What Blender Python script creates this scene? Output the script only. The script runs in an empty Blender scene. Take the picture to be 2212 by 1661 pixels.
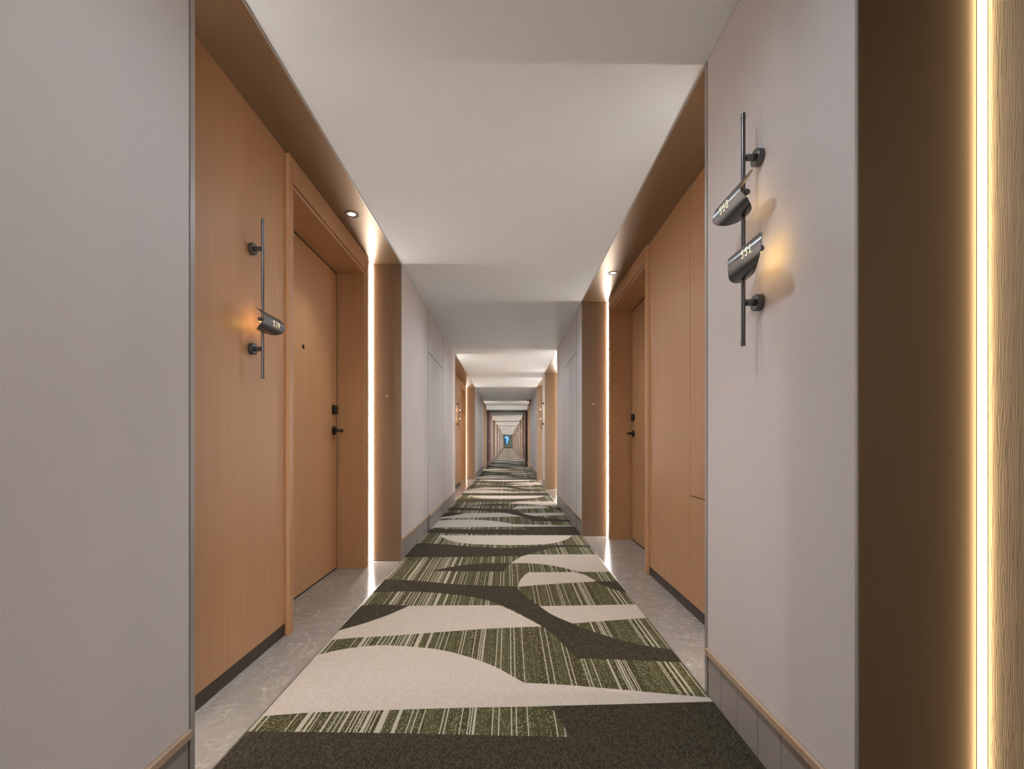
import bpy, bmesh, math, random
from math import pi, sin, cos, radians
from mathutils import Vector

S = bpy.context.scene
COL = S.collection
random.seed(5)

# ------------------------------------------------------------------ camera, world, exposure
EYE = 0.957
F = 1000.0            # focal length in pixels of the 2212 px wide frame
VX, VY = 1098.0, 956.5
cam = bpy.data.cameras.new('camera')
cam.sensor_fit = 'HORIZONTAL'; cam.sensor_width = 36.0
cam.lens = 36.0 * F / 2212.0
cam.shift_x = (1106.0 - VX) / 2212.0
cam.shift_y = (VY - 830.5) / 2212.0
cam.clip_start = 0.02; cam.clip_end = 600
camo = bpy.data.objects.new('camera', cam); COL.objects.link(camo)
camo.location = (0, 0, EYE); camo.rotation_euler = (pi / 2, 0, 0)
S.camera = camo

w = bpy.data.worlds.new('dusk_sky'); S.world = w; w.use_nodes = True
w.node_tree.nodes['Background'].inputs[0].default_value = (0.20, 0.48, 0.85, 1)
w.node_tree.nodes['Background'].inputs[1].default_value = 1.3

S.view_settings.view_transform = 'Standard'
S.view_settings.look = 'None'
S.view_settings.gamma = 1.0
S.view_settings.use_curve_mapping = False
S.view_settings.exposure = 0.16
S.cycles.diffuse_bounces = 10

LED_STRENGTH = 76.0
SPOT_W = 55.0
WALL_FILL_W = 41.0
DOWN_W = 16.0
# recessed corridor spotlights (their pools fall on the middle of the carpet)
SPOT_Y = [-4.9, -1.9, 1.45, 4.75, 8.2, 11.9, 15.4] + [19.6 + 3.4 * k for k in range(19)]
for yy in SPOT_Y:
    L = bpy.data.lights.new('corridor_spot', 'SPOT')
    L.energy = SPOT_W; L.spot_size = radians(76); L.spot_blend = 1.0
    L.shadow_soft_size = 0.05; L.color = (0.95, 0.97, 1.0)
    o = bpy.data.objects.new('corridor_spot', L); COL.objects.link(o)
    o.location = (0.0, yy, 2.385)
for k in range(51):  # added fill spots that even out the walls; no such lamps in the corridor
    L = bpy.data.lights.new('wall_fill_light', 'SPOT')
    L.energy = WALL_FILL_W; L.spot_size = radians(172); L.spot_blend = 1.0
    L.shadow_soft_size = 0.09; L.color = (0.84, 0.92, 1.0)
    o = bpy.data.objects.new('wall_fill_light', L); COL.objects.link(o)
    o.location = (-0.05, -4.2 + 1.75 * k, 2.39)

# ------------------------------------------------------------------ materials
def new_mat(name):
    m = bpy.data.materials.new(name); m.use_nodes = True
    nt = m.node_tree
    return m, nt, nt.nodes['Principled BSDF']

def nd(nt, typ, **kw):
    n = nt.nodes.new(typ)
    for k, v in kw.items():
        setattr(n, k, v)
    return n

def mth(nt, op, a, b=None, c=None):
    n = nt.nodes.new('ShaderNodeMath'); n.operation = op
    for i, v in enumerate((a, b, c)):
        if v is None: continue
        if isinstance(v, (int, float)): n.inputs[i].default_value = v
        else: nt.links.new(v, n.inputs[i])
    return n.outputs[0]

def mixc(nt, fac, a, b):
    n = nt.nodes.new('ShaderNodeMix'); n.data_type = 'RGBA'
    if isinstance(fac, (int, float)): n.inputs[0].default_value = fac
    else: nt.links.new(fac, n.inputs[0])
    for i, v in ((6, a), (7, b)):
        if isinstance(v, tuple): n.inputs[i].default_value = v + (1,) if len(v) == 3 else v
        else: nt.links.new(v, n.inputs[i])
    return n.outputs[2]

def coords(nt, scale=(1, 1, 1)):
    g = nt.nodes.new('ShaderNodeNewGeometry')
    mp = nt.nodes.new('ShaderNodeMapping'); mp.inputs['Scale'].default_value = scale
    nt.links.new(g.outputs['Position'], mp.inputs['Vector'])
    return mp.outputs[0]

def noise(nt, vec, scale=1.0, detail=3, rough=0.55):
    n = nt.nodes.new('ShaderNodeTexNoise')
    n.inputs['Scale'].default_value = scale; n.inputs['Detail'].default_value = detail
    n.inputs['Roughness'].default_value = rough
    nt.links.new(vec, n.inputs['Vector'])
    return n.outputs['Fac']

def ramp(nt, fac, stops):
    n = nt.nodes.new('ShaderNodeValToRGB')
    e = n.color_ramp.elements
    while len(e) < len(stops): e.new(0.5)
    for i, (p, c) in enumerate(stops):
        e[i].position = p; e[i].color = c + (1,)
    nt.links.new(fac, n.inputs[0])
    return n.outputs[0]

def bump(nt, bsdf, h, strength, dist=0.002):
    b = nt.nodes.new('ShaderNodeBump'); b.inputs['Strength'].default_value = strength
    b.inputs['Distance'].default_value = dist
    nt.links.new(h, b.inputs['Height']); nt.links.new(b.outputs[0], bsdf.inputs['Normal'])

def flat(name, col, rough=0.5, metal=0.0):
    m, nt, b = new_mat(name)
    b.inputs['Base Color'].default_value = col + (1,)
    b.inputs['Roughness'].default_value = rough; b.inputs['Metallic'].default_value = metal
    return m

def emit(name, col, s):
    m, nt, b = new_mat(name)
    b.inputs['Base Color'].default_value = (0.6, 0.6, 0.6, 1)
    b.inputs['Emission Color'].default_value = col + (1,)
    b.inputs['Emission Strength'].default_value = s
    return m

def m_fabric():
    m, nt, b = new_mat('fabric_wallcovering')
    n1 = noise(nt, coords(nt, (1, 1, 1)), 260, 2)
    n2 = noise(nt, coords(nt, (1, 1, 1)), 3, 2)
    c = mixc(nt, n1, (0.55, 0.515, 0.51), (0.64, 0.60, 0.595))
    c2 = mixc(nt, mth(nt, 'MULTIPLY', n2, 0.25), c, (0.65, 0.58, 0.57))
    nt.links.new(c2, b.inputs['Base Color'])
    b.inputs['Roughness'].default_value = 0.62
    bump(nt, b, n1, 0.35, 0.0015)
    return m

def m_wood(name, dark, light, sx=170):
    m, nt, b = new_mat(name)
    f = noise(nt, coords(nt, (sx, sx, 1.6)), 1, 4, 0.6)
    g = noise(nt, coords(nt, (14, 14, 0.25)), 1, 3, 0.5)
    c = mixc(nt, f, dark, light)
    c = mixc(nt, mth(nt, 'MULTIPLY', g, 0.35), c, tuple(v * 0.8 for v in dark))
    nt.links.new(c, b.inputs['Base Color'])
    b.inputs['Roughness'].default_value = 0.42
    bump(nt, b, f, 0.06, 0.001)
    return m

def m_oak():
    m, nt, b = new_mat('embossed_oak')
    v = coords(nt, (90, 90, 2.2))
    d = noise(nt, coords(nt, (6, 6, 1.2)), 1, 2)
    wv = nt.nodes.new('ShaderNodeTexNoise')
    wv.inputs['Scale'].default_value = 1.0; wv.inputs['Detail'].default_value = 2.5
    wv.inputs['Distortion'].default_value = 0.6
    nt.links.new(v, wv.inputs['Vector'])
    s = mth(nt, 'SINE', mth(nt, 'MULTIPLY', mth(nt, 'ADD', wv.outputs['Fac'], mth(nt, 'MULTIPLY', d, 1.5)), 26))
    h = mth(nt, 'POWER', mth(nt, 'ABSOLUTE', s), 0.35)
    c = mixc(nt, h, (0.31, 0.208, 0.122), (0.48, 0.345, 0.215))
    nt.links.new(c, b.inputs['Base Color']); b.inputs['Roughness'].default_value = 0.55
    bump(nt, b, h, 0.4, 0.0015)
    return m

def m_bronze(name='brushed_bronze', col=(0.225, 0.153, 0.097), rough=0.42):
    m, nt, b = new_mat(name)
    n = noise(nt, coords(nt, (400, 400, 8)), 1, 2)
    c = mixc(nt, n, tuple(v * 0.95 for v in col), tuple(v * 1.05 for v in col))
    nt.links.new(c, b.inputs['Base Color'])
    b.inputs['Metallic'].default_value = 0.6
    b.inputs['Roughness'].default_value = rough
    return m

def m_marble():
    m, nt, b = new_mat('grey_veined_marble')
    v = coords(nt)
    n1 = noise(nt, v, 6, 6, 0.65)
    col = mixc(nt, n1, (0.245, 0.222, 0.205), (0.335, 0.308, 0.285))
    for sc, lo, mx, ds in ((2.6, 0.988, 0.75, 1.6), (6.5, 0.978, 0.65, 1.0), (15, 0.955, 0.45, 0.6)):
        n = nt.nodes.new('ShaderNodeTexNoise')
        n.inputs['Scale'].default_value = sc; n.inputs['Detail'].default_value = 5
        n.inputs['Roughness'].default_value = 0.6; n.inputs['Distortion'].default_value = ds
        nt.links.new(v, n.inputs['Vector'])
        rg = mth(nt, 'SUBTRACT', 1.0, mth(nt, 'ABSOLUTE', mth(nt, 'MULTIPLY_ADD', n.outputs['Fac'], 2.0, -1.0)))
        k = ramp(nt, rg, [(lo, (0, 0, 0)), (1.0, (1, 1, 1))])
        ms = ramp(nt, noise(nt, v, sc * 0.7 + 1, 2), [(0.40, (0, 0, 0)), (0.62, (1, 1, 1))])
        col = mixc(nt, mth(nt, 'MULTIPLY', k, mth(nt, 'MULTIPLY', ms, mx)), col, (0.60, 0.57, 0.53))
    nt.links.new(col, b.inputs['Base Color'])
    b.inputs['Roughness'].default_value = 0.14
    return m

def knots(nt, px, py):
    """staggered tufts: column id, random value per tuft, rounded height"""
    g = nt.nodes.new('ShaderNodeNewGeometry')
    sp = nt.nodes.new('ShaderNodeSeparateXYZ'); nt.links.new(g.outputs['Position'], sp.inputs[0])
    u = mth(nt, 'DIVIDE', sp.outputs[0], px)
    col = mth(nt, 'FLOOR', u)
    v = mth(nt, 'ADD', mth(nt, 'DIVIDE', sp.outputs[1], py), mth(nt, 'MULTIPLY', mth(nt, 'FLOORED_MODULO', col, 2.0), 0.5))
    row = mth(nt, 'FLOOR', v)
    cb = nt.nodes.new('ShaderNodeCombineXYZ'); nt.links.new(col, cb.inputs[0]); nt.links.new(row, cb.inputs[1])
    wn = nt.nodes.new('ShaderNodeTexWhiteNoise'); wn.noise_dimensions = '2D'; nt.links.new(cb.outputs[0], wn.inputs['Vector'])
    fu = mth(nt, 'SUBTRACT', mth(nt, 'SUBTRACT', u, col), 0.5)
    fv = mth(nt, 'SUBTRACT', mth(nt, 'SUBTRACT', v, row), 0.5)
    d = mth(nt, 'ADD', mth(nt, 'MULTIPLY', fu, fu), mth(nt, 'MULTIPLY', fv, fv))
    h = nt.nodes.new('ShaderNodeMapRange'); nt.links.new(d, h.inputs[0])
    h.inputs[1].default_value = 0.05; h.inputs[2].default_value = 0.36; h.inputs[3].default_value = 1.0; h.inputs[4].default_value = 0.0
    return col, wn.outputs['Value'], h.outputs[0]

def m_carpet(name, gap, lo, hi, px, py):
    m, nt, b = new_mat(name)
    col, rnd, h = knots(nt, px, py)
    c = mixc(nt, rnd, lo, hi)
    nt.links.new(mixc(nt, h, gap, c), b.inputs['Base Color'])
    b.inputs['Roughness'].default_value = 0.95
    b.inputs['Specular IOR Level'].default_value = 0.1
    bump(nt, b, h, 0.6, 0.002)
    return m

def m_stripes():
    m, nt, b = new_mat('carpet_striped_green')
    col, rnd, h = knots(nt, 0.0043, 0.0095)
    def wn1(off, div):
        w_ = nt.nodes.new('ShaderNodeTexWhiteNoise'); w_.noise_dimensions = '1D'
        nt.links.new(mth(nt, 'ADD', mth(nt, 'FLOOR', mth(nt, 'DIVIDE', col, div)), off), w_.inputs['W'])
        return w_.outputs['Value']
    n1, n2, n3 = wn1(0.0, 1.0), wn1(77.3, 2.0), wn1(31.7, 6.0)
    full = mth(nt, 'MAXIMUM', mth(nt, 'GREATER_THAN', n1, 0.83), mth(nt, 'GREATER_THAN', n2, 0.955))
    half = mth(nt, 'MULTIPLY', mth(nt, 'POWER', n1, 1.6), 0.62)
    p = mth(nt, 'ADD', mth(nt, 'MAXIMUM', full, half), 0.06)
    lit = mth(nt, 'LESS_THAN', rnd, p)
    dark = mixc(nt, n3, (0.078, 0.065, 0.027), (0.128, 0.122, 0.060))
    pale = mixc(nt, full, (0.25, 0.24, 0.145), (0.60, 0.56, 0.44))
    c = mixc(nt, lit, dark, pale)
    hh = mth(nt, 'MAXIMUM', h, mth(nt, 'MULTIPLY', full, 0.55))
    nt.links.new(mixc(nt, hh, (0.040, 0.034, 0.012), c), b.inputs['Base Color'])
    b.inputs['Roughness'].default_value = 0.95; b.inputs['Specular IOR Level'].default_value = 0.1
    bump(nt, b, h, 0.6, 0.002)
    return m

M = {}
M['fabric'] = m_fabric()
M['wood'] = m_wood('honey_veneer', (0.415, 0.22, 0.105), (0.60, 0.35, 0.182))
M['capwood'] = m_wood('pale_oak', (0.36, 0.25, 0.165), (0.55, 0.41, 0.29), 90)
M['oak'] = m_oak()
M['bronze'] = m_bronze()
M['soffit'] = m_bronze('bronze_soffit', (0.25, 0.165, 0.095), 0.36)
M['trim'] = flat('grey_metal_trim', (0.36, 0.335, 0.31), 0.4, 0.3)
M['silver'] = flat('satin_steel', (0.62, 0.62, 0.62), 0.3, 1.0)
M['dark'] = flat('joint_and_shade_black', (0.012, 0.010, 0.009), 0.7)
M['joint'] = flat('joint_bronze', (0.045, 0.03, 0.022), 0.5)
M['plinth'] = m_bronze('dark_plinth_metal', (0.075, 0.055, 0.045), 0.4)
M['tile'] = flat('warm_grey_skirting', (0.30, 0.275, 0.26), 0.45)
M['core'] = flat('wall_core', (0.02, 0.016, 0.014), 0.8)
M['ceil'] = flat('ceiling_paint', (0.765, 0.80, 0.82), 0.75)
M['endpaint'] = flat('sage_paint', (0.30, 0.37, 0.28), 0.7)
M['marble'] = m_marble()
M['cream'] = m_carpet('carpet_cream', (0.40, 0.335, 0.275), (0.55, 0.495, 0.43), (0.65, 0.60, 0.535), 0.0066, 0.0105)
M['brown'] = m_carpet('carpet_dark_olive', (0.020, 0.015, 0.008), (0.036, 0.029, 0.017), (0.105, 0.090, 0.060), 0.0048, 0.0085)
M['stripe'] = m_stripes()
M['gun'] = flat('gunmetal', (0.125, 0.125, 0.132), 0.27, 0.9)
M['black'] = flat('matt_black_metal', (0.012, 0.011, 0.010), 0.38, 0.3)
M['led'] = emit('led_diffuser', (1.0, 0.975, 0.92), LED_STRENGTH)
M['led_far'] = emit('led_diffuser_far', (1.0, 0.975, 0.92), 150.0)
M['led_low'] = emit('led_diffuser_dimmed', (1.0, 0.80, 0.50), 12.0)
M['lamp_far'] = emit('sconce_lamp_clear', (1.0, 0.80, 0.50), 22.0)
M['lamp2'] = emit('sconce_lamp_bright', (1.0, 0.58, 0.13), 13.0)
M['lamp'] = emit('sconce_lamp', (1.0, 0.62, 0.26), 6.0)
M['digit'] = emit('lit_digits', (1.0, 0.78, 0.36), 1.15)
M['lens'] = emit('downlight_lens', (1.0, 0.86, 0.62), 1.2)
M['shadein'] = flat('shade_inner', (0.42, 0.36, 0.28), 0.45, 0.5)
M['redwood'] = m_wood('mahogany_edge', (0.26, 0.085, 0.055), (0.38, 0.15, 0.095))
M['red'] = flat('alarm_red', (0.35, 0.02, 0.015), 0.35)
M['white'] = flat('white_plastic', (0.75, 0.74, 0.70), 0.4)
M['blueglass'] = None
g, nt, b = new_mat('window_glass')
b.inputs['Base Color'].default_value = (0.9, 0.96, 1, 1); b.inputs['Roughness'].default_value = 0.0
b.inputs['Transmission Weight'].default_value = 1.0; b.inputs['IOR'].default_value = 1.05
M['glass'] = g
M['city'] = flat('distant_facade', (0.35, 0.38, 0.42), 0.8)

# ------------------------------------------------------------------ object helpers
def add_box(bm, x0, x1, y0, y1, z0, z1, bev=0.0, seg=1):
    if x0 > x1: x0, x1 = x1, x0
    vs = [bm.verts.new((x, y, z)) for x in (x0, x1) for y in (y0, y1) for z in (z0, z1)]
    fs = []
    for idx in ((0, 1, 3, 2), (4, 6, 7, 5), (0, 4, 5, 1), (2, 3, 7, 6), (0, 2, 6, 4), (1, 5, 7, 3)):
        fs.append(bm.faces.new([vs[i] for i in idx]))
    if bev > 0:
        es = list({e for f in fs for e in f.edges})
        bmesh.ops.bevel(bm, geom=es, offset=bev, segments=seg, affect='EDGES', profile=0.5)

def add_cyl(bm, p0, p1, r0, r1=None, n=24, bev=0.0):
    """closed cylinder / cone from p0 to p1"""
    r1 = r0 if r1 is None else r1
    p0, p1 = Vector(p0), Vector(p1)
    d = (p1 - p0).normalized()
    u = d.cross(Vector((0, 0, 1)))
    if u.length < 1e-3: u = d.cross(Vector((0, 1, 0)))
    u.normalize(); v = d.cross(u)
    rings = [(p0, r0), (p1, r1)]
    if bev > 0:
        rings = [(p0, r0 - bev), (p0 + d * bev, r0), (p1 - d * bev, r1), (p1, r1 - bev)]
    R = []
    for p, r in rings:
        R.append([bm.verts.new(p + (u * cos(2 * pi * i / n) + v * sin(2 * pi * i / n)) * r) for i in range(n)])
    for a, c in zip(R[:-1], R[1:]):
        for i in range(n):
            bm.faces.new((a[i], a[(i + 1) % n], c[(i + 1) % n], c[i]))
    bm.faces.new(R[0][::-1]); bm.faces.new(R[-1])

def mesh_from(name, bm, mats, smooth=None):
    bmesh.ops.recalc_face_normals(bm, faces=bm.faces)
    me = bpy.data.meshes.new(name); bm.to_mesh(me); bm.free()
    for m in (mats if isinstance(mats, (list, tuple)) else [mats]):
        me.materials.append(m)
    if smooth is not None:
        for p in me.polygons: p.use_smooth = True
        me.set_sharp_from_angle(angle=radians(smooth))
    return me

def put(name, bm, mats, parent=None, smooth=None, label=None):
    """link a bmesh given in world coordinates as ONE object (under parent, which is never rotated)"""
    if parent is not None:
        off = parent.location.copy(); q = parent.parent
        while q is not None:
            off += q.location; q = q.parent
        bmesh.ops.translate(bm, verts=bm.verts, vec=-off)
    o = bpy.data.objects.new(name, mesh_from(name, bm, mats, smooth)); COL.objects.link(o)
    if parent is not None: o.parent = parent
    if label: o['label'] = label
    return o

def box(name, x0, x1, y0, y1, z0, z1, mat, parent=None, bev=0.0, seg=1, label=None, smooth=None):
    bm = bmesh.new(); add_box(bm, x0, x1, y0, y1, z0, z1, bev, seg)
    return put(name, bm, mat, parent, smooth, label)

def cyl(name, p0, p1, r, mat, parent=None, n=24, bev=0.0, label=None):
    bm = bmesh.new(); add_cyl(bm, p0, p1, r, None, n, bev)
    return put(name, bm, mat, parent, 35, label)

def tag(o, label, cat, group=None, kind=None):
    o['label'] = label; o['category'] = cat
    if group: o['group'] = group
    if kind: o['kind'] = kind
    return o

def empty(name, loc):
    o = bpy.data.objects.new(name, None); o.empty_display_size = 0.1
    COL.objects.link(o); o.location = loc
    return o

def copy_tree(o, parent=None):
    c = o.copy(); COL.objects.link(c); c.parent = parent
    for ch in [k for k in o.children]:
        copy_tree(ch, c)
    return c

# ------------------------------------------------------------------ layout
H = 2.40
XL, XR = -0.862, 0.752        # corridor wall faces
NL, NR = -1.105, 1.020        # back walls of the recesses
DL, DR = -1.300, 1.217        # door leaf faces
YA, YB = -6.0, 85.0
BACK = 1.75
LP = [(-6.0, 1.269), (3.731, 7.5), (12.0, 15.95), (18.0, 25.5)] + [(30 + 8.3 * k, 33.8 + 8.3 * k) for k in range(6)] + [(79.8, 85.0)]
RP = [(-6.0, -1.95), (0.996, 1.765), (4.726, 7.15), (9.5, 10.2), (12.0, 15.87), (18.0, 23.7)]
for k in range(7):
    b0 = 26.1 + 8.3 * k
    RP.append((b0, b0 + 0.75)); RP.append((b0 + 3.7, b0 + 5.9))
RP = [p for p in RP if p[0] < 80]
RP.append((84.2, 85.0))
def gaps(P):
    return [(a[1], b[0]) for a, b in zip(P[:-1], P[1:])]
LN, RN = gaps(LP), gaps(RP)

# floor --------------------------------------------------------------
floor = box('floor', -BACK, BACK, YA - 0.2, YB + 0.2, -0.12, -0.012, M['core'])
tag(floor, 'marble and carpet covered floor of the hotel corridor', 'floor', kind='structure')
for (N, x0, x1, tag_) in [(LN, NL - 0.2, XL, 'L'), (RN, XR, NR + 0.21, 'R')]:
    for (a, b_) in N:
        if a > 30: n = 1
        else: n = max(1, round((b_ - a) / 1.25))
        for i in range(n):
            ya = a + (b_ - a) * i / n; yb = a + (b_ - a) * (i + 1) / n
            box('marble_slab', x0, x1, ya + (0.0008 if i else 0), yb - (0.0008 if i < n - 1 else 0), -0.012, 0.004, M['marble'], floor)
        xe = XL if tag_ == 'L' else XR
        box('edge_strip', xe - 0.002, xe + 0.002, a, b_, -0.01, 0.008, M['silver'], floor)

# carpet ---------------------------------------------------------------
def fl(px, py):
    Y = EYE * F / (py - VY)
    return ((px - VX) * Y / F, Y)
def z1(zx, zy): return fl(460 + zx / 1.84333, 1200 + zy / 1.84333)
def z2(zx, zy): return fl(830 + zx / 3.88, 1000 + zy / 3.88)
def smooth_curve(pts, n=6):
    if len(pts) < 3: return list(pts)
    out = []
    P = [pts[0]] + list(pts) + [pts[-1]]
    for i in range(1, len(P) - 2):
        p0, p1, p2, p3 = P[i - 1:i + 3]
        for k in range(n):
            t = k / n
            out.append(tuple(0.5 * ((2 * p1[j]) + (-p0[j] + p2[j]) * t + (2 * p0[j] - 5 * p1[j] + 4 * p2[j] - p3[j]) * t * t + (-p0[j] + 3 * p1[j] - 3 * p2[j] + p3[j]) * t ** 3) for j in (0, 1)))
    out.append(tuple(pts[-1]))
    return out
PER = 3.575
def up(p): return (p[0], p[1] - PER)
E = 99                     # edge marker, clamped to the carpet's own edge
def shape(z, *curves):
    out = []
    for c in curves:
        q = smooth_curve([z(*p) for p in c])
        out += q if not out else q
    return out
def clampx(P):
    return [(min(max(x, XL + 0.004), XR - 0.001), y) for x, y in P]
motifs = []
# cream and dark figures of one repeat, read as floor positions
C1 = shape(z1, [(380, 410), (520, 378), (650, 363), (760, 366), (900, 380), (1020, 410), (1120, 447), (1200, 491), (1240, 513)],
           [(1240, 513), (1400, 521), (1600, 538), (1800, 556), (2000, 574)], [(2000, 588), (1345, 606), (1000, 613), (700, 622), (400, 632), (180, 648)])
D2 = shape(z1, [(660, 97), (800, 103), (950, 117), (1100, 124), (1205, 127)],
           [(1205, 127), (1225, 148), (1260, 178), (1300, 206), (1350, 240), (1430, 275), (1500, 303), (1600, 335), (1700, 360), (1880, 388)],
           [(1890, 432), (1600, 419), (1450, 415)], [(1450, 415), (1420, 385), (1385, 350), (1350, 315), (1310, 285), (1270, 262), (1200, 225), (1130, 195), (1050, 172), (950, 158), (850, 150), (750, 147), (600, 153)])
C2 = shape(z1, [(780, 205), (900, 203), (1130, 202)], [(1150, 205), (1200, 228), (1270, 264), (1310, 287)],
           [(1310, 287), (1100, 296), (900, 310), (700, 325), (560, 333), (430, 345)], [(470, 312), (520, 298), (600, 275), (700, 240), (780, 205)])
D3 = shape(z1, [(570, 207), (660, 199), (780, 205)], [(780, 205), (700, 240), (600, 275), (480, 309)])
C3 = shape(z1, [(1300, 205), (1450, 203), (1720, 198)], [(1760, 251), (1600, 262), (1430, 275)], [(1430, 275), (1350, 240), (1300, 205)])
C4 = shape(z1, [(1215, 128), (1222, 105), (1240, 82), (1257, 70)], [(1257, 70), (1440, 69)], [(1440, 69), (1480, 80), (1522, 103)], [(1522, 107), (1350, 117), (1215, 128)])
D4 = shape(z1, [(1530, 107), (1640, 105)], [(1680, 162), (1600, 140), (1530, 113)])
C5 = shape(z2, [(1068, 843), (1110, 812), (1160, 785), (1190, 773)], [(1190, 773), (1810, 772)], [(1925, 920), (1640, 920)], [(1640, 920), (1500, 885), (1400, 865), (1300, 853), (1180, 846), (1068, 846)])
D5 = shape(z2, [(400, 912), (550, 880), (700, 858), (850, 846), (1060, 843)], [(1060, 843), (1030, 870), (1010, 900), (1004, 918)], [(1004, 918), (400, 914)])
D6 = shape(z2, [(250, 679), (450, 683), (600, 695), (800, 712), (1000, 718), (1150, 712), (1300, 700), (1450, 693), (1750, 697)],
           [(1760, 711), (1500, 713), (1400, 722), (1300, 745), (1200, 775), (1170, 785)], [(1170, 785), (900, 790), (600, 795), (120, 798)])
C6 = shape(z2, [(455, 612), (1575, 611)], [(1575, 611), (1540, 640), (1450, 670), (1350, 686), (1150, 693), (900, 691), (700, 681), (560, 658), (455, 612)])
# dark stepped band: upper edge read close to the lens, lower edge on the next repeat
D1 = shape(z1, [(100, 708), (700, 715), (1421, 731)], [(1421, 731), (1385, 670), (1345, 607)], [(1345, 606), (1700, 597), (2030, 588)])
D1b = [up(z2(*p)) for p in [(1700, 609), (1200, 604), (800, 600), (330, 592)]]
D1 = D1 + D1b
for P, mi in ((C1, 1), (D2, 2), (C2, 1), (D3, 2), (C3, 1), (C4, 1), (D4, 2), (C5, 1), (D5, 2), (D6, 2), (C6, 1), (D1, 2)):
    motifs.append((clampx(P), mi))
bm = bmesh.new()
add_box(bm, XL + 0.003, XR, YA, YB, -0.012, 0.006)
for k in range(-3, 24):
    for P, mi in motifs:
        ys = [p[1] + k * PER for p in P]
        if min(ys) < YA + 0.1 or max(ys) > YB - 0.1: continue
        z = 0.0064 if mi == 1 else 0.0068
        Q = []
        for p in P:
            if not Q or (abs(p[0] - Q[-1][0]) + abs(p[1] - Q[-1][1])) > 1e-4: Q.append(p)
        vs = [bm.verts.new((x, y + k * PER, z)) for x, y in Q]
        f = bm.faces.new(vs); f.material_index = mi
bmesh.ops.triangulate(bm, faces=[f for f in bm.faces if len(f.verts) > 4])
for f in bm.faces:
    f.normal_update()
me = bpy.data.meshes.new('carpet')
for f in bm.faces:
    if f.material_index and f.normal.z < 0: f.normal_flip()
bm.to_mesh(me); bm.free()
for k_ in ('stripe', 'cream', 'brown'): me.materials.append(M[k_])
carpet = bpy.data.objects.new('carpet', me); COL.objects.link(carpet)
tag(carpet, 'green striped corridor carpet woven with cream and dark leaf shapes', 'carpet')

# ceiling ----------------------------------------------------------------
bm = bmesh.new(); add_box(bm, XL, XR, YA - 0.2, YB + 0.2, H, H + 0.2)
ceiling = put('ceiling', bm, M['ceil'])
tag(ceiling, 'plain off-white ceiling running the length of the corridor', 'ceiling', kind='structure')
for N, xa, xb, xo in ((LN, NL - 0.25, XL, XL), (RN, XR, NR + 0.25, XR)):
    for a, b_ in N:
        s = 1 if xo > 0 else -1
        box('soffit_panel', xa + (0.004 if s > 0 else 0), xb - (0.004 if s < 0 else 0), a, b_, H - 0.004, H + 0.2, M['soffit'], ceiling)
        box('edge_trim', xo - 0.003, xo + 0.003, a, b_, H - 0.006, H + 0.01, M['trim'], ceiling)

# wall cores -----------------------------------------------------------------
T = 0.012                      # thickness of the panels on the piers
def core(name, P, N, side, label):
    s = side; xw = XR if s > 0 else XL; xn = NR if s > 0 else NL
    bm = bmesh.new()
    for a, b_ in P:
        add_box(bm, xw + s * T, s * BACK, a + 0.006, b_ - 0.006, 0, H + 0.1)
    add_box(bm, s * (BACK - 0.02), s * (BACK + 0.1), YA - 0.2, YB + 0.2, -0.1, H + 0.2)
    o = put(name, bm, M['core'])
    return tag(o, label, 'wall', kind='structure')
wall_left = core('wall_left', LP, LN, -1, 'left corridor wall of mauve fabric panels and wood lined recesses')
wall_right = core('wall_right', RP, RN, 1, 'right corridor wall of mauve fabric panels and wood lined recesses')
baseboard_left = box('baseboard_left', XL - T - 0.004, XL - 0.006, YA, 1.262, 0.0, 0.012, M['dark'])
tag(baseboard_left, 'grey tiled skirting with oak cap along left wall', 'skirting', kind='structure')
baseboard_right = box('baseboard_right', XR + 0.006, XR + T + 0.004, 1.002, 1.759, 0.0, 0.012, M['dark'])
tag(baseboard_right, 'grey tiled skirting with oak cap along right wall', 'skirting', kind='structure')

CAP0, CAP1 = 0.161, 0.184
def panel(wall, s, a, b_, z0, z1, proud=0.0, name='wall_panel', bev=0.0015):
    xw = XR if s > 0 else XL
    box(name, xw - s * proud, xw + s * T, a, b_, z0, z1, M['fabric'], wall, bev)

def skirting(bb, s, a, b_, near, proud=0.0):
    xw = XR if s > 0 else XL
    box('skirting_cap', xw - s * (0.010 + proud), xw + s * T, a, b_, CAP0, CAP1, M['capwood'], bb, 0.002)
    p = 0.121
    y = b_ - (0.105 if near == 'first' else p)
    ys = [b_]
    while y > a + 0.02:
        ys.append(y); y -= p
    ys.append(a)
    if near:
        for hi, lo in zip(ys[:-1], ys[1:]):
            if hi < -1.2: continue
            box('skirting_tile', xw - s * (proud - 0.0015), xw + s * (T + 0.002), lo + 0.0012, hi - 0.0012, 0.004, CAP0, M['tile'], bb, 0.001)
    else:
        bm = bmesh.new()
        for hi, lo in zip(ys[:-1], ys[1:]):
            add_box(bm, xw + s * 0.0015, xw + s * (T + 0.002), lo + 0.0015, hi - 0.0015, 0.004, CAP0)
        o = put('skirting_tile_run', bm, M['tile'], bb); o['kind'] = 'stuff'

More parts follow.
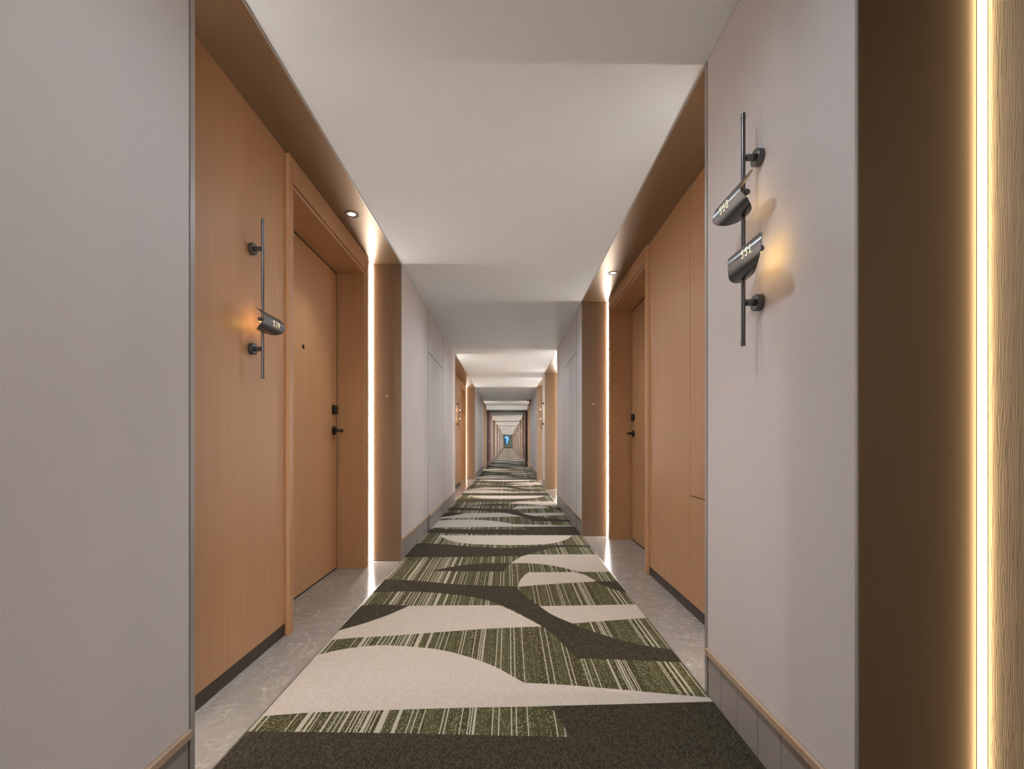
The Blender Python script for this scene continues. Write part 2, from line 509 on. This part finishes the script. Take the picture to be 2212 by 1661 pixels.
def pier_ends(wall, s, a, b_):
    """bronze cladding on both end faces and slim metal corner trims"""
    xw = XR if s > 0 else XL; xn = NR if s > 0 else NL
    for y0, y1 in ((a, a + 0.006), (b_ - 0.006, b_)):
        if y0 < YA + 0.1 or y1 > YB - 0.1: continue
        box('bronze_panel', xw + s * 0.002, xn + s * 0.2, y0, y1, 0.006, H, M['bronze'], wall)
    for y0, y1 in ((a, a + 0.005), (b_ - 0.016, b_)):
        if y0 < YA + 0.1 or y1 > YB - 0.1: continue
        box('corner_trim', xw - s * 0.0025, xw + s * 0.0015, y0 - 0.001, y1 + 0.001, 0.008, H, M['trim'], wall)

def pier(wall, bb, s, a, b_, seams, near):
    ys = [a + 0.0065] + seams + [b_ - 0.0175]
    for i, (p, q) in enumerate(zip(ys[:-1], ys[1:])):
        g0 = 0.011 if i else 0.0; g1 = 0.011 if i < len(ys) - 2 else 0.0
        yield i, p + g0, q - g1
    xw = XR if s > 0 else XL
    for y in seams:
        box('joint_strip', xw + s * 0.0012, xw + s * T, y - 0.0108, y + 0.0108, 0.012, H, M['joint'], wall)
    pier_ends(wall, s, a, b_)

for i_, (a, b_) in enumerate(LP):
    a_ = a
    if i_ == 1: seams = [4.98, 6.13]
    elif i_ == 2: seams = [13.55, 14.8]
    elif i_ == 0: seams = []
    else: seams = [a + (b_ - a) / 3, a + 2 * (b_ - a) / 3]
    for i, p, q in pier(wall_left, baseboard_left, -1, a, b_, seams, i_ < 2):
        if i_ in (1, 2) and i == 1:
            pr = 0.010 if i_ == 1 else 0.0
            panel(wall_left, -1, p, q, CAP1, 1.930, 0.0, 'service_door_panel')
            panel(wall_left, -1, p, q, 1.942, H, 0.0)
            box('joint_strip', XL - 0.0015, XL - T, p, q, 1.930, 1.942, M['joint'], wall_left)
            if i_ == 1:
                skirting(baseboard_left, -1, p, 5.80, 'yes', pr)
                skirting(baseboard_left, -1, 5.803, q, 'yes')
            else: skirting(baseboard_left, -1, p, q, '')
        else:
            panel(wall_left, -1, p, q, CAP1, H)
            skirting(baseboard_left, -1, p, q, ('first' if i_ == 0 else 'yes') if i_ < 2 else '')
for i_, (a, b_) in enumerate(RP):
    if i_ == 2: seams = [5.09, 6.24]
    elif i_ == 4: seams = [13.2, 14.4]
    elif b_ - a > 2 and i_ > 4: seams = [a + (b_ - a) / 3, a + 2 * (b_ - a) / 3]
    else: seams = []
    for i, p, q in pier(wall_right, baseboard_right, 1, a, b_, seams, i_ in (1, 2)):
        nr = i_ in (1, 2)
        if i_ in (2, 4) and i == 1:
            mid = 5.62 if i_ == 2 else 13.7
            panel(wall_right, 1, p, mid - 0.006, CAP1, 1.950, 0, 'service_door_panel')
            panel(wall_right, 1, mid + 0.006, q, CAP1, 1.950, 0, 'service_door_panel')
            panel(wall_right, 1, p, q, 1.961, H)
            box('joint_strip', XR + 0.0015, XR + T, p, q, 1.950, 1.961, M['joint'], wall_right)
            box('joint_strip', XR + 0.0015, XR + T, mid - 0.006, mid + 0.006, CAP1, 1.950, M['joint'], wall_right)
            skirting(baseboard_right, 1, p, q, 'yes' if nr else '')
        else:
            panel(wall_right, 1, p, q, CAP1, H)
            skirting(baseboard_right, 1, p, q, ('first' if i_ == 1 else 'yes') if nr else '')

# recess back walls --------------------------------------------------------------
def wood_run(wall, s, a, b_, z0=0.065, mat='wood', name='wood_panel', top=H):
    xn = NR if s > 0 else NL
    box(name, xn, s * (BACK - 0.05), a, b_, z0, top, M[mat], wall)
    if z0 > 0.01 and z0 < 1:
        box('plinth', xn + s * 0.004, s * (BACK - 0.05), a, b_, 0.0, z0, M['plinth'], wall)

def door_set(name, s, wall, ya, yb, oa, ob, zt, label, peep=True):
    """door frame with stepped casing ya..yb around the opening oa..ob, leaf set back, black hardware"""
    xn = NR if s > 0 else NL; xd = DR if s > 0 else DL
    box('wood_panel', xn, s * (BACK - 0.05), ya - 0.0, oa, 0.0, H, M['wood'], wall)
    box('wood_panel', xn, s * (BACK - 0.05), ob, yb + 0.0, 0.0, H, M['wood'], wall)
    box('wood_panel', xn, s * (BACK - 0.05), oa, ob, zt, H, M['wood'], wall)
    d = empty(name, (xd, (oa + ob) / 2, 0.0))
    tag(d, label, 'door', kind='structure')
    bm = bmesh.new()
    f0, f1 = xn - s * 0.020, xn
    add_box(bm, f0, f1, ya, oa - 0.026, 0.004, H - 0.005, 0.0015)
    add_box(bm, f0, f1, ob + 0.026, yb, 0.004, H - 0.005, 0.0015)
    add_box(bm, f0, f1, oa - 0.026, ob + 0.026, zt + 0.026, H - 0.005, 0.0015)
    put('casing', bm, M['wood'], d)
    bm = bmesh.new()
    g0, g1 = xn - s * 0.013, xn
    add_box(bm, g0, g1, oa - 0.021, oa, 0.004, zt + 0.021, 0.001)
    add_box(bm, g0, g1, ob, ob + 0.021, 0.004, zt + 0.021, 0.001)
    add_box(bm, g0, g1, oa, ob, zt, zt + 0.021, 0.001)
    put('inner_bead', bm, M['wood'], d)
    lf = box('leaf', xd, xd + s * 0.045, oa + 0.005, ob - 0.010, 0.014, zt - 0.010, M['wood'], d, 0.001)
    box('seal', xd + s * 0.0015, xd + s * 0.06, oa - 0.001, ob + 0.001, 0.005, zt, M['dark'], d)
    yh = ob - 0.070
    # lever handle
    bm = bmesh.new()
    add_cyl(bm, (xd, yh, 1.047), (xd - s * 0.013, yh, 1.047), 0.034, None, 32, 0.003)
    hn = put('handle', bm, M['black'], d, 35, label='black round rose with a straight lever')
    bm = bmesh.new()
    add_cyl(bm, (xd - s * 0.010, yh, 1.047), (xd - s * 0.060, yh, 1.047), 0.011, None, 20)
    add_box(bm, xd - s * 0.070, xd - s * 0.050, yh - 0.125, yh + 0.012, 1.036, 1.059, 0.004, 2)
    put('lever', bm, M['black'], hn, 40)
    bm = bmesh.new(); add_box(bm, xd - s * 0.024, xd, yh - 0.034, yh + 0.034, 1.170, 1.236, 0.007, 3)
    lk = put('lock_box', bm, M['black'], d, 40, label='black square card reader')
    if peep:
        yc = (oa + ob) / 2
        bm = bmesh.new(); add_cyl(bm, (xd, yc, 1.567), (xd - s * 0.007, yc, 1.567), 0.0145, 0.012, 24)
        ph = put('peephole', bm, M['black'], d, 35)
        cyl('peephole_lens', (xd - s * 0.0065, yc, 1.567), (xd - s * 0.0085, yc, 1.567), 0.007, M['silver'], ph)
    return d

# left recess with door 539
wood_run(wall_left, -1, 1.269, 2.295)
wood_run(wall_left, -1, 3.590, 3.731)
door_set('door_1', -1, wall_left, 2.295, 3.590, 2.355, 3.514, 2.243, 'wooden guest room door beside the number 539 lamp')
# right recess, first door
box('wood_panel', NR, BACK - 0.05, 2.602, 3.350, 0.065, H, M['wood'], wall_right, 0.0015)
box('wood_panel', NR, BACK - 0.05, 1.765, 2.599, 0.065, 0.657, M['wood'], wall_right, 0.0015)
ap = box('access_panel', NR, NR + 0.03, 1.775, 2.598, 0.662, H - 0.006, M['wood'], wall_right, 0.0015, label='tall flush cabinet door in the wood lining')
box('hinge', NR - 0.004, NR + 0.01, 2.578, 2.606, H - 0.016, H - 0.006, M['silver'], ap)
box('backing_panel', NR + 0.03, BACK - 0.05, 1.765, 2.602, 0.657, H, M['dark'], wall_right)
box('plinth', NR + 0.004, BACK - 0.05, 1.765, 3.350, 0.0, 0.065, M['plinth'], wall_right)
wood_run(wall_right, 1, 4.614, 4.726)
door_set('door_2', 1, wall_right, 3.350, 4.614, 3.412, 4.560, 2.255, 'wooden guest room door on the right beyond the flush cabinet')
# left second recess: a door at its far end
wood_run(wall_left, -1, 7.5, 10.70)
wood_run(wall_left, -1, 11.92, 12.0)
door_set('door_3', -1, wall_left, 10.70, 11.92, 10.76, 11.85, 2.243, 'narrow view of guest room door in the second recess on left')
# right second recess: a door
wood_run(wall_right, 1, 7.15, 8.05)
wood_run(wall_right, 1, 9.34, 9.5)
door_set('door_4', 1, wall_right, 8.05, 9.34, 8.11, 9.26, 2.255, 'guest room door hidden in the second recess on right')
# right recess beside the camera: embossed oak
wood_run(wall_right, 1, -1.95, 0.996, mat='oak')
for a, b_ in LN[2:]: wood_run(wall_left, -1, a, b_)
for a, b_ in RN[3:]: wood_run(wall_right, 1, a, b_)

# small chrome studs on the bronze pier faces
for wl, x, y, z in ((wall_left, -0.977, 3.731, 1.336), (wall_right, 0.870, 4.726, 1.352)):
    bm = bmesh.new(); add_cyl(bm, (x, y, z), (x, y - 0.005, z), 0.0095, 0.008, 20)
    add_cyl(bm, (x, y - 0.004, z), (x, y - 0.007, z), 0.0045, None, 16)
    put('stud', bm, M['silver'], wl, 35, label='small round chrome stud')

# end walls ------------------------------------------------------------------------
box_back = box('wall_back', -BACK, BACK, YA - 0.25, YA, -0.1, H + 0.2, M['fabric'])
tag(box_back, 'plain fabric wall closing the corridor behind the viewer', 'wall', kind='structure')
wx0, wx1, wz0, wz1 = -0.70, 0.10, 0.73, 2.20
bm = bmesh.new()
for q in ((-BACK, wx0, -0.1, H + 0.2), (wx1, BACK, -0.1, H + 0.2), (wx0, wx1, -0.1, wz0), (wx0, wx1, wz1, H + 0.2)):
    add_box(bm, q[0], q[1], YB, YB + 0.25, q[2], q[3])
far = put('wall_far', bm, M['endpaint'])
tag(far, 'sage green wall with a window at far end of corridor', 'wall', kind='structure')
box('baseboard', -0.86, 0.75, YB - 0.02, YB, 0.008, 0.14, M['plinth'], far)
win = empty('window_1', ((wx0 + wx1) / 2, YB, wz0))
tag(win, 'tall window showing blue dusk light at corridor end', 'window', kind='structure')
bm = bmesh.new()
for q in ((wx0 - 0.05, wx0 + 0.04, wz0 - 0.05, wz1 + 0.05), (wx1 - 0.04, wx1 + 0.05, wz0 - 0.05, wz1 + 0.05),
          (wx0 + 0.04, wx1 - 0.04, wz0 - 0.05, wz0 + 0.04), (wx0 + 0.04, wx1 - 0.04, wz1 - 0.04, wz1 + 0.05)):
    add_box(bm, q[0], q[1], YB - 0.03, YB + 0.06, q[2], q[3])
put('window_frame', bm, M['plinth'], win)
box('pane', wx0 + 0.04, wx1 - 0.04, YB + 0.02, YB + 0.028, wz0 + 0.04, wz1 - 0.04, M['glass'], win)
for i, (x0, x1, zz, lb) in enumerate(((-1.4, -0.35, 1.75, 'tall pale tower outside the end window'), (-0.1, 0.9, 1.35, 'low pale building outside the end window'))):
    bm = bmesh.new(); add_box(bm, x0 * 2.2, x1 * 2.2, 190, 205, -30, EYE + (zz - EYE) * 2.25)
    o = put('outside_building', bm, M['city'])
    bm = bmesh.new()
    for r in range(4):
        add_box(bm, x0 * 2.2 + 0.1, x1 * 2.2 - 0.1, 189.9, 190.02, EYE + (zz - EYE) * 2.25 - 0.5 - r * 0.8, EYE + (zz - EYE) * 2.25 - 0.2 - r * 0.8)
    put('window_band', bm, M['plinth'], o)
    tag(o, lb, 'building')

# fire door bulkhead at 18 m -----------------------------------------------------------
box('lintel', XL - 0.02, XR + 0.02, 18.0, 18.5, 2.245, H + 0.05, M['ceil'], ceiling)
for s, wl in ((-1, wall_left), (1, wall_right)):
    xw = XR if s > 0 else XL
    xi = 0.750 if s > 0 else -0.834
    box('door_jamb', xi, xw + s * 0.05, 17.99, 18.12, 0.008, 2.2445, M['bronze'], wl)
    box('gap_shade', xw - s * 0.004, xw + s * 0.01, 18.13, 24.0, 0.19, 2.36, M['dark'], wl)  # black sheet, paints the shade in the gap behind the open leaf
    fd = empty('door_5' if s < 0 else 'door_6', (s * 0.73, 19.0, 0.0))
    tag(fd, 'open fire door seen edge-on against the %s wall far along corridor' % ('left' if s < 0 else 'right'), 'door', kind='structure')
    x0, x1 = (-0.780, -0.715) if s < 0 else (0.665, 0.715)
    box('leaf', x0, x1, 18.6, 19.5, 0.018, 2.225, M['redwood'], fd, 0.003)
    box('hinge', x0 - 0.02 if s < 0 else x1, x0 if s < 0 else x1 + 0.02, 19.40, 19.5, 0.4, 0.52, M['silver'], fd)
    bm = bmesh.new()
    xm = (x0 + x1) / 2
    add_box(bm, x0 - 0.004, x1 + 0.004, 18.63, 18.68, 0.93, 1.20, 0.002)
    hh = put('handle_plate', bm, M['silver'], fd)
    bm = bmesh.new()
    add_cyl(bm, (x0 - 0.055, 18.655, 1.035), (x1 + 0.055, 18.655, 1.035), 0.010, None, 12)
    add_cyl(bm, (x0 - 0.055, 18.655, 1.035), (x0 - 0.055, 18.76, 1.035), 0.010, None, 12)
    add_cyl(bm, (x1 + 0.055, 18.655, 1.035), (x1 + 0.055, 18.76, 1.035), 0.010, None, 12)
    put('lever', bm, M['silver'], hh, 40)
box('door_head', XL, XR, 19.5, 19.62, 2.27, H + 0.02, M['plinth'], ceiling)

# led strips in the recess corners ---------------------------------------------------------
def led(s, y, facing, label, group=None, mat='led'):
    """facing -1: on the face turned towards the camera, +1: on the face turned away"""
    xn = NR if s > 0 else NL
    x0, x1 = xn - s * (0.0085 if mat == 'led_low' else 0.0125), xn - s * 0.0015
    o = empty('led_strip', ((x0 + x1) / 2, y, 0.006))
    tag(o, label, 'light', group)
    y0, y1 = (y - 0.0055, y - 0.0008) if facing < 0 else (y + 0.0008, y + 0.0055)
    box('diffuser', x0, x1, y0 - (0.006 if mat == 'led_low' else 0), y1, 0.010, H - 0.008, M[mat], o)
    box('channel', x0 - (0.0 if s < 0 else 0.004), x1 + (0.004 if s < 0 else 0.0), y - 0.001 if facing < 0 else y, y if facing < 0 else y + 0.001, 0.006, H - 0.005, M['trim'], o)
    if mat == 'led_low':  # added lip that keeps the strip's side glow off the oak
        box('glow_shield', x1 + s * 0.0002, x1 + s * 0.0013, y0 - 0.0062, y, 0.008, H - 0.005, M['trim'], o)
    return o
led(-1, 3.731, -1, 'glowing vertical light strip left, beyond the number 539 door')
led(-1, 1.269, 1, 'light strip hidden behind the near left wall end')
led(1, 0.996, -1, 'tall bright light strip beside embossed oak at far right', None, 'led_low')
led(1, -1.95, 1, 'light strip behind the viewer in the oak recess')
led(1, 4.726, -1, 'glowing vertical light strip right of the corridor, past the first right door')
led(1, 1.765, 1, 'light strip hidden behind the wall end with lamps 550 and 551')
led(-1, 12.0, -1, 'thin light strip in the second recess on left', None, 'led_far')
led(-1, 7.5, 1, 'light strip hidden at the near end of second left recess', None, 'led_far')
led(1, 9.5, -1, 'light strip at the far end of second right recess', None, 'led_far')
led(1, 7.15, 1, 'light strip hidden at the near end of second right recess', None, 'led_far')
led(1, 12.0, -1, 'light strip at the far end of short recess by the distant right lamp', None, 'led_far')
led(1, 10.2, 1, 'light strip hidden behind the distant right lamp wall end', None, 'led_far')
FG = 'light strips in the recesses around and beyond the fire doors'
FLB = 'light strip in a distant recess near or beyond the fire doors'
ORD = ['third', 'fourth', 'fifth', 'sixth', 'seventh', 'eighth', 'ninth', 'tenth', 'eleventh', 'twelfth',
       'thirteenth', 'fourteenth', 'fifteenth', 'sixteenth', 'seventeenth', 'eighteenth', 'nineteenth', 'twentieth']
for s, N, k0 in ((-1, LN, 2), (1, RN, 4)):
    for i_, (a, b_) in enumerate(N[k0:]):
        od = ORD[i_ + k0 - (2 if s < 0 else 3)]
        side = 'left' if s < 0 else 'right'
        led(s, a, 1, 'light strip at the near end of the %s recess along the %s wall' % (od, side), FG, 'led_far')
        if b_ != 18.0 and b_ < 84: led(s, b_, -1, 'light strip at the far end of the %s recess along the %s wall' % (od, side), FG, 'led_far')

# recessed downlights in the soffits -----------------------------------------------------------
def downlight(x, y, label):
    z = H - 0.004
    o = empty('downlight', (x, y, z)); tag(o, label, 'downlight', 'recessed downlights in the bronze soffits')
    bm = bmesh.new(); n = 32
    R = []
    for r, dz in ((0.044, 0.0), (0.044, -0.003), (0.034, -0.004), (0.025, 0.0 - 0.0005)):
        R.append([bm.verts.new((x + r * cos(2 * pi * i / n), y + r * sin(2 * pi * i / n), z + dz)) for i in range(n)])
    for a, c in zip(R[:-1], R[1:]):
        for i in range(n): bm.faces.new((a[i], a[(i + 1) % n], c[(i + 1) % n], c[i]))
    put('trim_ring', bm, M['plinth'], o, 40)
    cyl('lens', (x, y, z - 0.0004), (x, y, z - 0.0015), 0.0245, M['lens'], o)
    L = bpy.data.lights.new('downlight_beam', 'SPOT'); L.energy = DOWN_W; L.spot_size = radians(75); L.spot_blend = 0.7
    L.shadow_soft_size = 0.025; L.color = (1, 0.88, 0.70)
    lo = bpy.data.objects.new('downlight_beam', L); COL.objects.link(lo); lo.location = (x, y, z - 0.012)
downlight(-0.985, 2.914, 'small round downlight in soffit above the number 539 door')
downlight(0.888, 3.924, 'small round downlight in soffit above the first right door')
downlight(-0.985, 11.4, 'tiny far downlight in soffit of the second left recess')

# wall sconces ---------------------------------------------------------------------------------
TABLE_A = [(92, 0.010, 0.020), (104, -0.070, 0.045), (120, -0.103, 0.075), (136, -0.108, 0.088), (174, -0.072, 0.098), (191, -0.074, 0.108),
           (210, -0.082, 0.104), (232, -0.082, 0.086), (260, -0.064, 0.064), (279, -0.044, 0.050), (300, -0.008, 0.036), (316, 0.027, 0.031)]
TABLE_B = [(92, -0.050, -0.030), (104, -0.110, 0.010), (127, -0.142, 0.031), (158, -0.182, 0.007), (186, -0.181, 0.000), (209, -0.172, 0.010),
           (232, -0.142, 0.026), (255, -0.102, 0.031), (277, -0.062, 0.030), (300, 0.006, 0.024), (306, 0.018, 0.022)]
def interp(tb, phi, j):
    for (p0, *v0), (p1, *v1) in zip(tb[:-1], tb[1:]):
        if p0 <= phi <= p1:
            t = (phi - p0) / (p1 - p0); t2 = t
            return v0[j] + (v1[j] - v0[j]) * t2
    return tb[-1][1 + j]
def smooth_tab(tb):
    """resample with a little smoothing so that the outline is a flowing leaf"""
    n = 48
    ph = [tb[0][0] + (tb[-1][0] - tb[0][0]) * i / n for i in range(n + 1)]
    cs = []
    for j in (0, 1):
        v = [interp(tb, p, j) for p in ph]
        for _ in range(3):
            v = [v[0]] + [(v[i - 1] + 2 * v[i] + v[i + 1]) / 4 for i in range(1, n)] + [v[-1]]
        cs.append(v)
    return ph, cs[0], cs[1]

GLY = {
    '0': [[('arc', .3, .70, .26, .28, 0, 180)], [('arc', .3, .30, .26, .28, 180, 360)], [(.04, .70), (.04, .30)], [(.56, .70), (.56, .30)]],
    '1': [[(.08, .78), (.32, .99), (.32, .02)], [(.08, .02), (.56, .02)]],
    '5': [[(.54, .98), (.10, .98), (.07, .57)], [('arc', .27, .33, .28, .31, 135, -140)]],
    '3': [[('arc', .28, .73, .24, .25, 150, -80)], [('arc', .28, .28, .27, .27, 85, -150)]],
    '9': [[('arc', .3, .68, .25, .30, 0, 360)], [(.55, .68), (.55, .42)], [('arc', .24, .36, .31, .34, 10, -95)]],
}
def glyph_lines(ch):
    for st in GLY[ch]:
        pts = []
        for it in st:
            if it[0] == 'arc':
                _, cx, cy, rx, ry, a0, a1 = it
                for k in range(17):
                    t = radians(a0 + (a1 - a0) * k / 16)
                    pts.append((cx + rx * cos(t), cy + ry * sin(t)))
            else: pts.append(it)
        # subdivide so that the strokes follow the curved shade
        out = [pts[0]]
        for p, q in zip(pts[:-1], pts[1:]):
            m_ = max(1, int(math.hypot(q[0] - p[0], q[1] - p[1]) / 0.09))
            out += [(p[0] + (q[0] - p[0]) * k / m_, p[1] + (q[1] - p[1]) * k / m_) for k in range(1, m_ + 1)]
        yield out

UC, RS = 0.056, 0.042
def shade(root, s, xw, yr, zc, tb, number, phc, yc, ytube):
    ph, na, fa = smooth_tab(tb)
    def P(phi, y, r):
        u = UC - r * cos(radians(phi))
        return (xw - s * u, yr + y, zc + r * sin(radians(phi)))
    bm = bmesh.new(); m_ = 12
    g = []
    for r in (RS, RS - 0.0016):
        g.append([[bm.verts.new(P(p, a + (b - a) * k / m_, r)) for k in range(m_ + 1)] for p, a, b in zip(ph, na, fa)])
    n = len(ph)
    for gi, mi in ((g[0], 0), (g[1], 1)):
        for i in range(n - 1):
            for k in range(m_):
                f = bm.faces.new((gi[i][k], gi[i + 1][k], gi[i + 1][k + 1], gi[i][k + 1])); f.material_index = mi
    for i in range(n - 1):
        for k in (0, m_): bm.faces.new((g[0][i][k], g[0][i + 1][k], g[1][i + 1][k], g[1][i][k]))
    for k in range(m_):
        for i in (0, n - 1): bm.faces.new((g[0][i][k], g[0][i][k + 1], g[1][i][k + 1], g[1][i][k]))
    sh = put('shade', bm, [M['gun'], M['shadein']], root, 40)
    # lamp tube along the shade's axis, its wall side lit
    xa = xw - s * (UC + 0.012)
    y0, y1 = yr + ytube[0], yr + ytube[1]
    lt = cyl('lamp_tube', (xa, y0, zc), (xa, y1, zc), 0.0085, M['gun'], root, 20, 0.001)
    bm = bmesh.new()
    A = []
    for yy in (y0 + 0.012, y1 - 0.012):
        A.append([bm.verts.new((xa + s * 0.0091 * cos(t), yy, zc + 0.0091 * sin(t))) for t in [radians((-85 + 170 * k / 10) if number else (-140 + 280 * k / 10)) for k in range(11)]])
    for k in range(10): bm.faces.new((A[0][k], A[0][k + 1], A[1][k + 1], A[1][k]))
    put('lamp_diffuser', bm, M['lamp_far' if not number else 'lamp2' if tb is TABLE_B or s < 0 else 'lamp'], lt, 60)
    if number:
        bm = bmesh.new(); hgt, pitch, wd = 0.0215, 0.0205, 0.0024
        for ci, ch in enumerate(number):
            for ln in glyph_lines(ch):
                Q = [((p[0] * hgt) + (ci - 1.5) * pitch + 0.003, (p[1] - 0.5) * hgt) for p in ln]
                prev = None
                for i, q in enumerate(Q):
                    a = Q[max(0, i - 1)]; b = Q[min(len(Q) - 1, i + 1)]
                    dx, dy = b[0] - a[0], b[1] - a[1]; l = math.hypot(dx, dy) or 1
                    nx, ny = -dy / l * wd / 2, dx / l * wd / 2
                    pair = []
                    for sg in (1, -1):
                        ax, by = q[0] + sg * nx, q[1] + sg * ny
                        pair.append(bm.verts.new(P(phc - math.degrees(by / RS), yc - s * ax, RS + 0.0007)))
                    if prev: bm.faces.new((prev[0], prev[1], pair[1], pair[0]))
                    prev = pair
        put('room_number', bm, M['digit'], sh, label='lit room number %s' % number)

def sconce(s, xw, yr, zlo, zhi, zb, zt, shades, label, group='wall sconces with rolled leaf shades'):
    root = empty('wall_sconce', (xw, yr, (zb + zt) / 2))
    tag(root, label, 'wall lamp', group)
    ur = 0.0525; xr = xw - s * ur
    bm = bmesh.new()
    add_cyl(bm, (xr, yr, zb + 0.022), (xr, yr, zt - 0.022), 0.0063, None, 20)
    for za, zc in ((zb + 0.019, zb + 0.023), (zt - 0.023, zt - 0.019)):
        add_cyl(bm, (xr, yr, za), (xr, yr, zc), 0.0052, None, 20)
    put('rod', bm, M['gun'], root, 35)
    for za, zc in ((zb, zb + 0.019), (zt - 0.019, zt)):
        bm = bmesh.new(); add_cyl(bm, (xr, yr, za), (xr, yr, zc), 0.0068, None, 20, 0.0012)
        put('end_cap', bm, M['gun'], root, 35)
    for z in (zlo, zhi):
        bm = bmesh.new(); add_cyl(bm, (xw, yr, z), (xw - s * 0.0195, yr, z), 0.0249, None, 40, 0.0012)
        mt = put('wall_mount', bm, M['gun'], root, 35)
        bm = bmesh.new(); add_cyl(bm, (xw - s * 0.019, yr, z), (xw - s * 0.044, yr, z), 0.0098, None, 24, 0.0008)
        add_cyl(bm, (xw - s * 0.043, yr, z), (xr, yr, z), 0.0055, None, 20)
        put('stem', bm, M['gun'], mt, 35)
    for zc, kind, num in shades:
        if kind == 'A': shade(root, s, xw, yr, zc, TABLE_A, num, 184, 0.028, (-0.055, 0.075))
        else: shade(root, s, xw, yr, zc, TABLE_B, num, 180, -0.105, (-0.128, -0.010))
    return root
sconce(1, XR, 1.3785, 1.3745, 1.806, 1.245, 1.938, [(1.676, 'A', '550'), (1.484, 'B', '551')], 'large dark wall lamp with two shades numbered 550 and 551')
sconce(-1, NL, 1.984, 1.359, 1.788, 1.232, 1.918, [(1.474, 'A', '539')], 'dark wall lamp with one shade numbered 539 on wood')
DBL = [(1.662, 'A', None), (1.470, 'B', None)]
sconce(-1, NL, 9.94, 1.358, 1.79, 1.230, 1.922, DBL, 'small distant two-shade lamp on wood in second left recess')
sc = sconce(1, XR, 9.79, 1.358, 1.79, 1.230, 1.922, DBL, 'small distant two-shade lamp on narrow right wall end')
for k in range(6):
    c = copy_tree(sc)
    c.location.y = 26.45 + 8.3 * k
    c['label'] = '%s of the tiny two-shade lamps on right wall beyond the fire doors' % ['nearest', 'second', 'third', 'fourth', 'fifth', 'farthest'][k]
    c['group'] = 'far lamps beyond the fire doors'

# small things on the walls far along -------------------------------------------------------------
al = empty('fire_alarm', (XR, 15.3, 2.24)); tag(al, 'red fire alarm box high on the right wall near fire doors', 'fire alarm')
box('housing', XR - 0.058, XR, 15.24, 15.36, 2.238, 2.385, M['red'], al, 0.008, 2)
bm = bmesh.new(); add_cyl(bm, (XR - 0.03, 15.24, 2.275), (XR - 0.05, 15.21, 2.265), 0.028, 0.02, 20); put('strobe', bm, M['white'], al, 35)
bm = bmesh.new(); add_box(bm, XR - 0.15, XR - 0.058, 15.27, 15.33, 2.335, 2.382, 0.004); put('bracket', bm, M['trim'], al)
so = empty('wall_socket', (XL, 15.75, 0.28)); tag(so, 'tiny socket plate low on the left wall near fire doors', 'socket')
box('plate', XL, XL + 0.014, 15.69, 15.81, 0.275, 0.385, M['capwood'], so, 0.003)
box('insert', XL + 0.013, XL + 0.017, 15.72, 15.78, 0.30, 0.36, M['red'], so, 0.002)
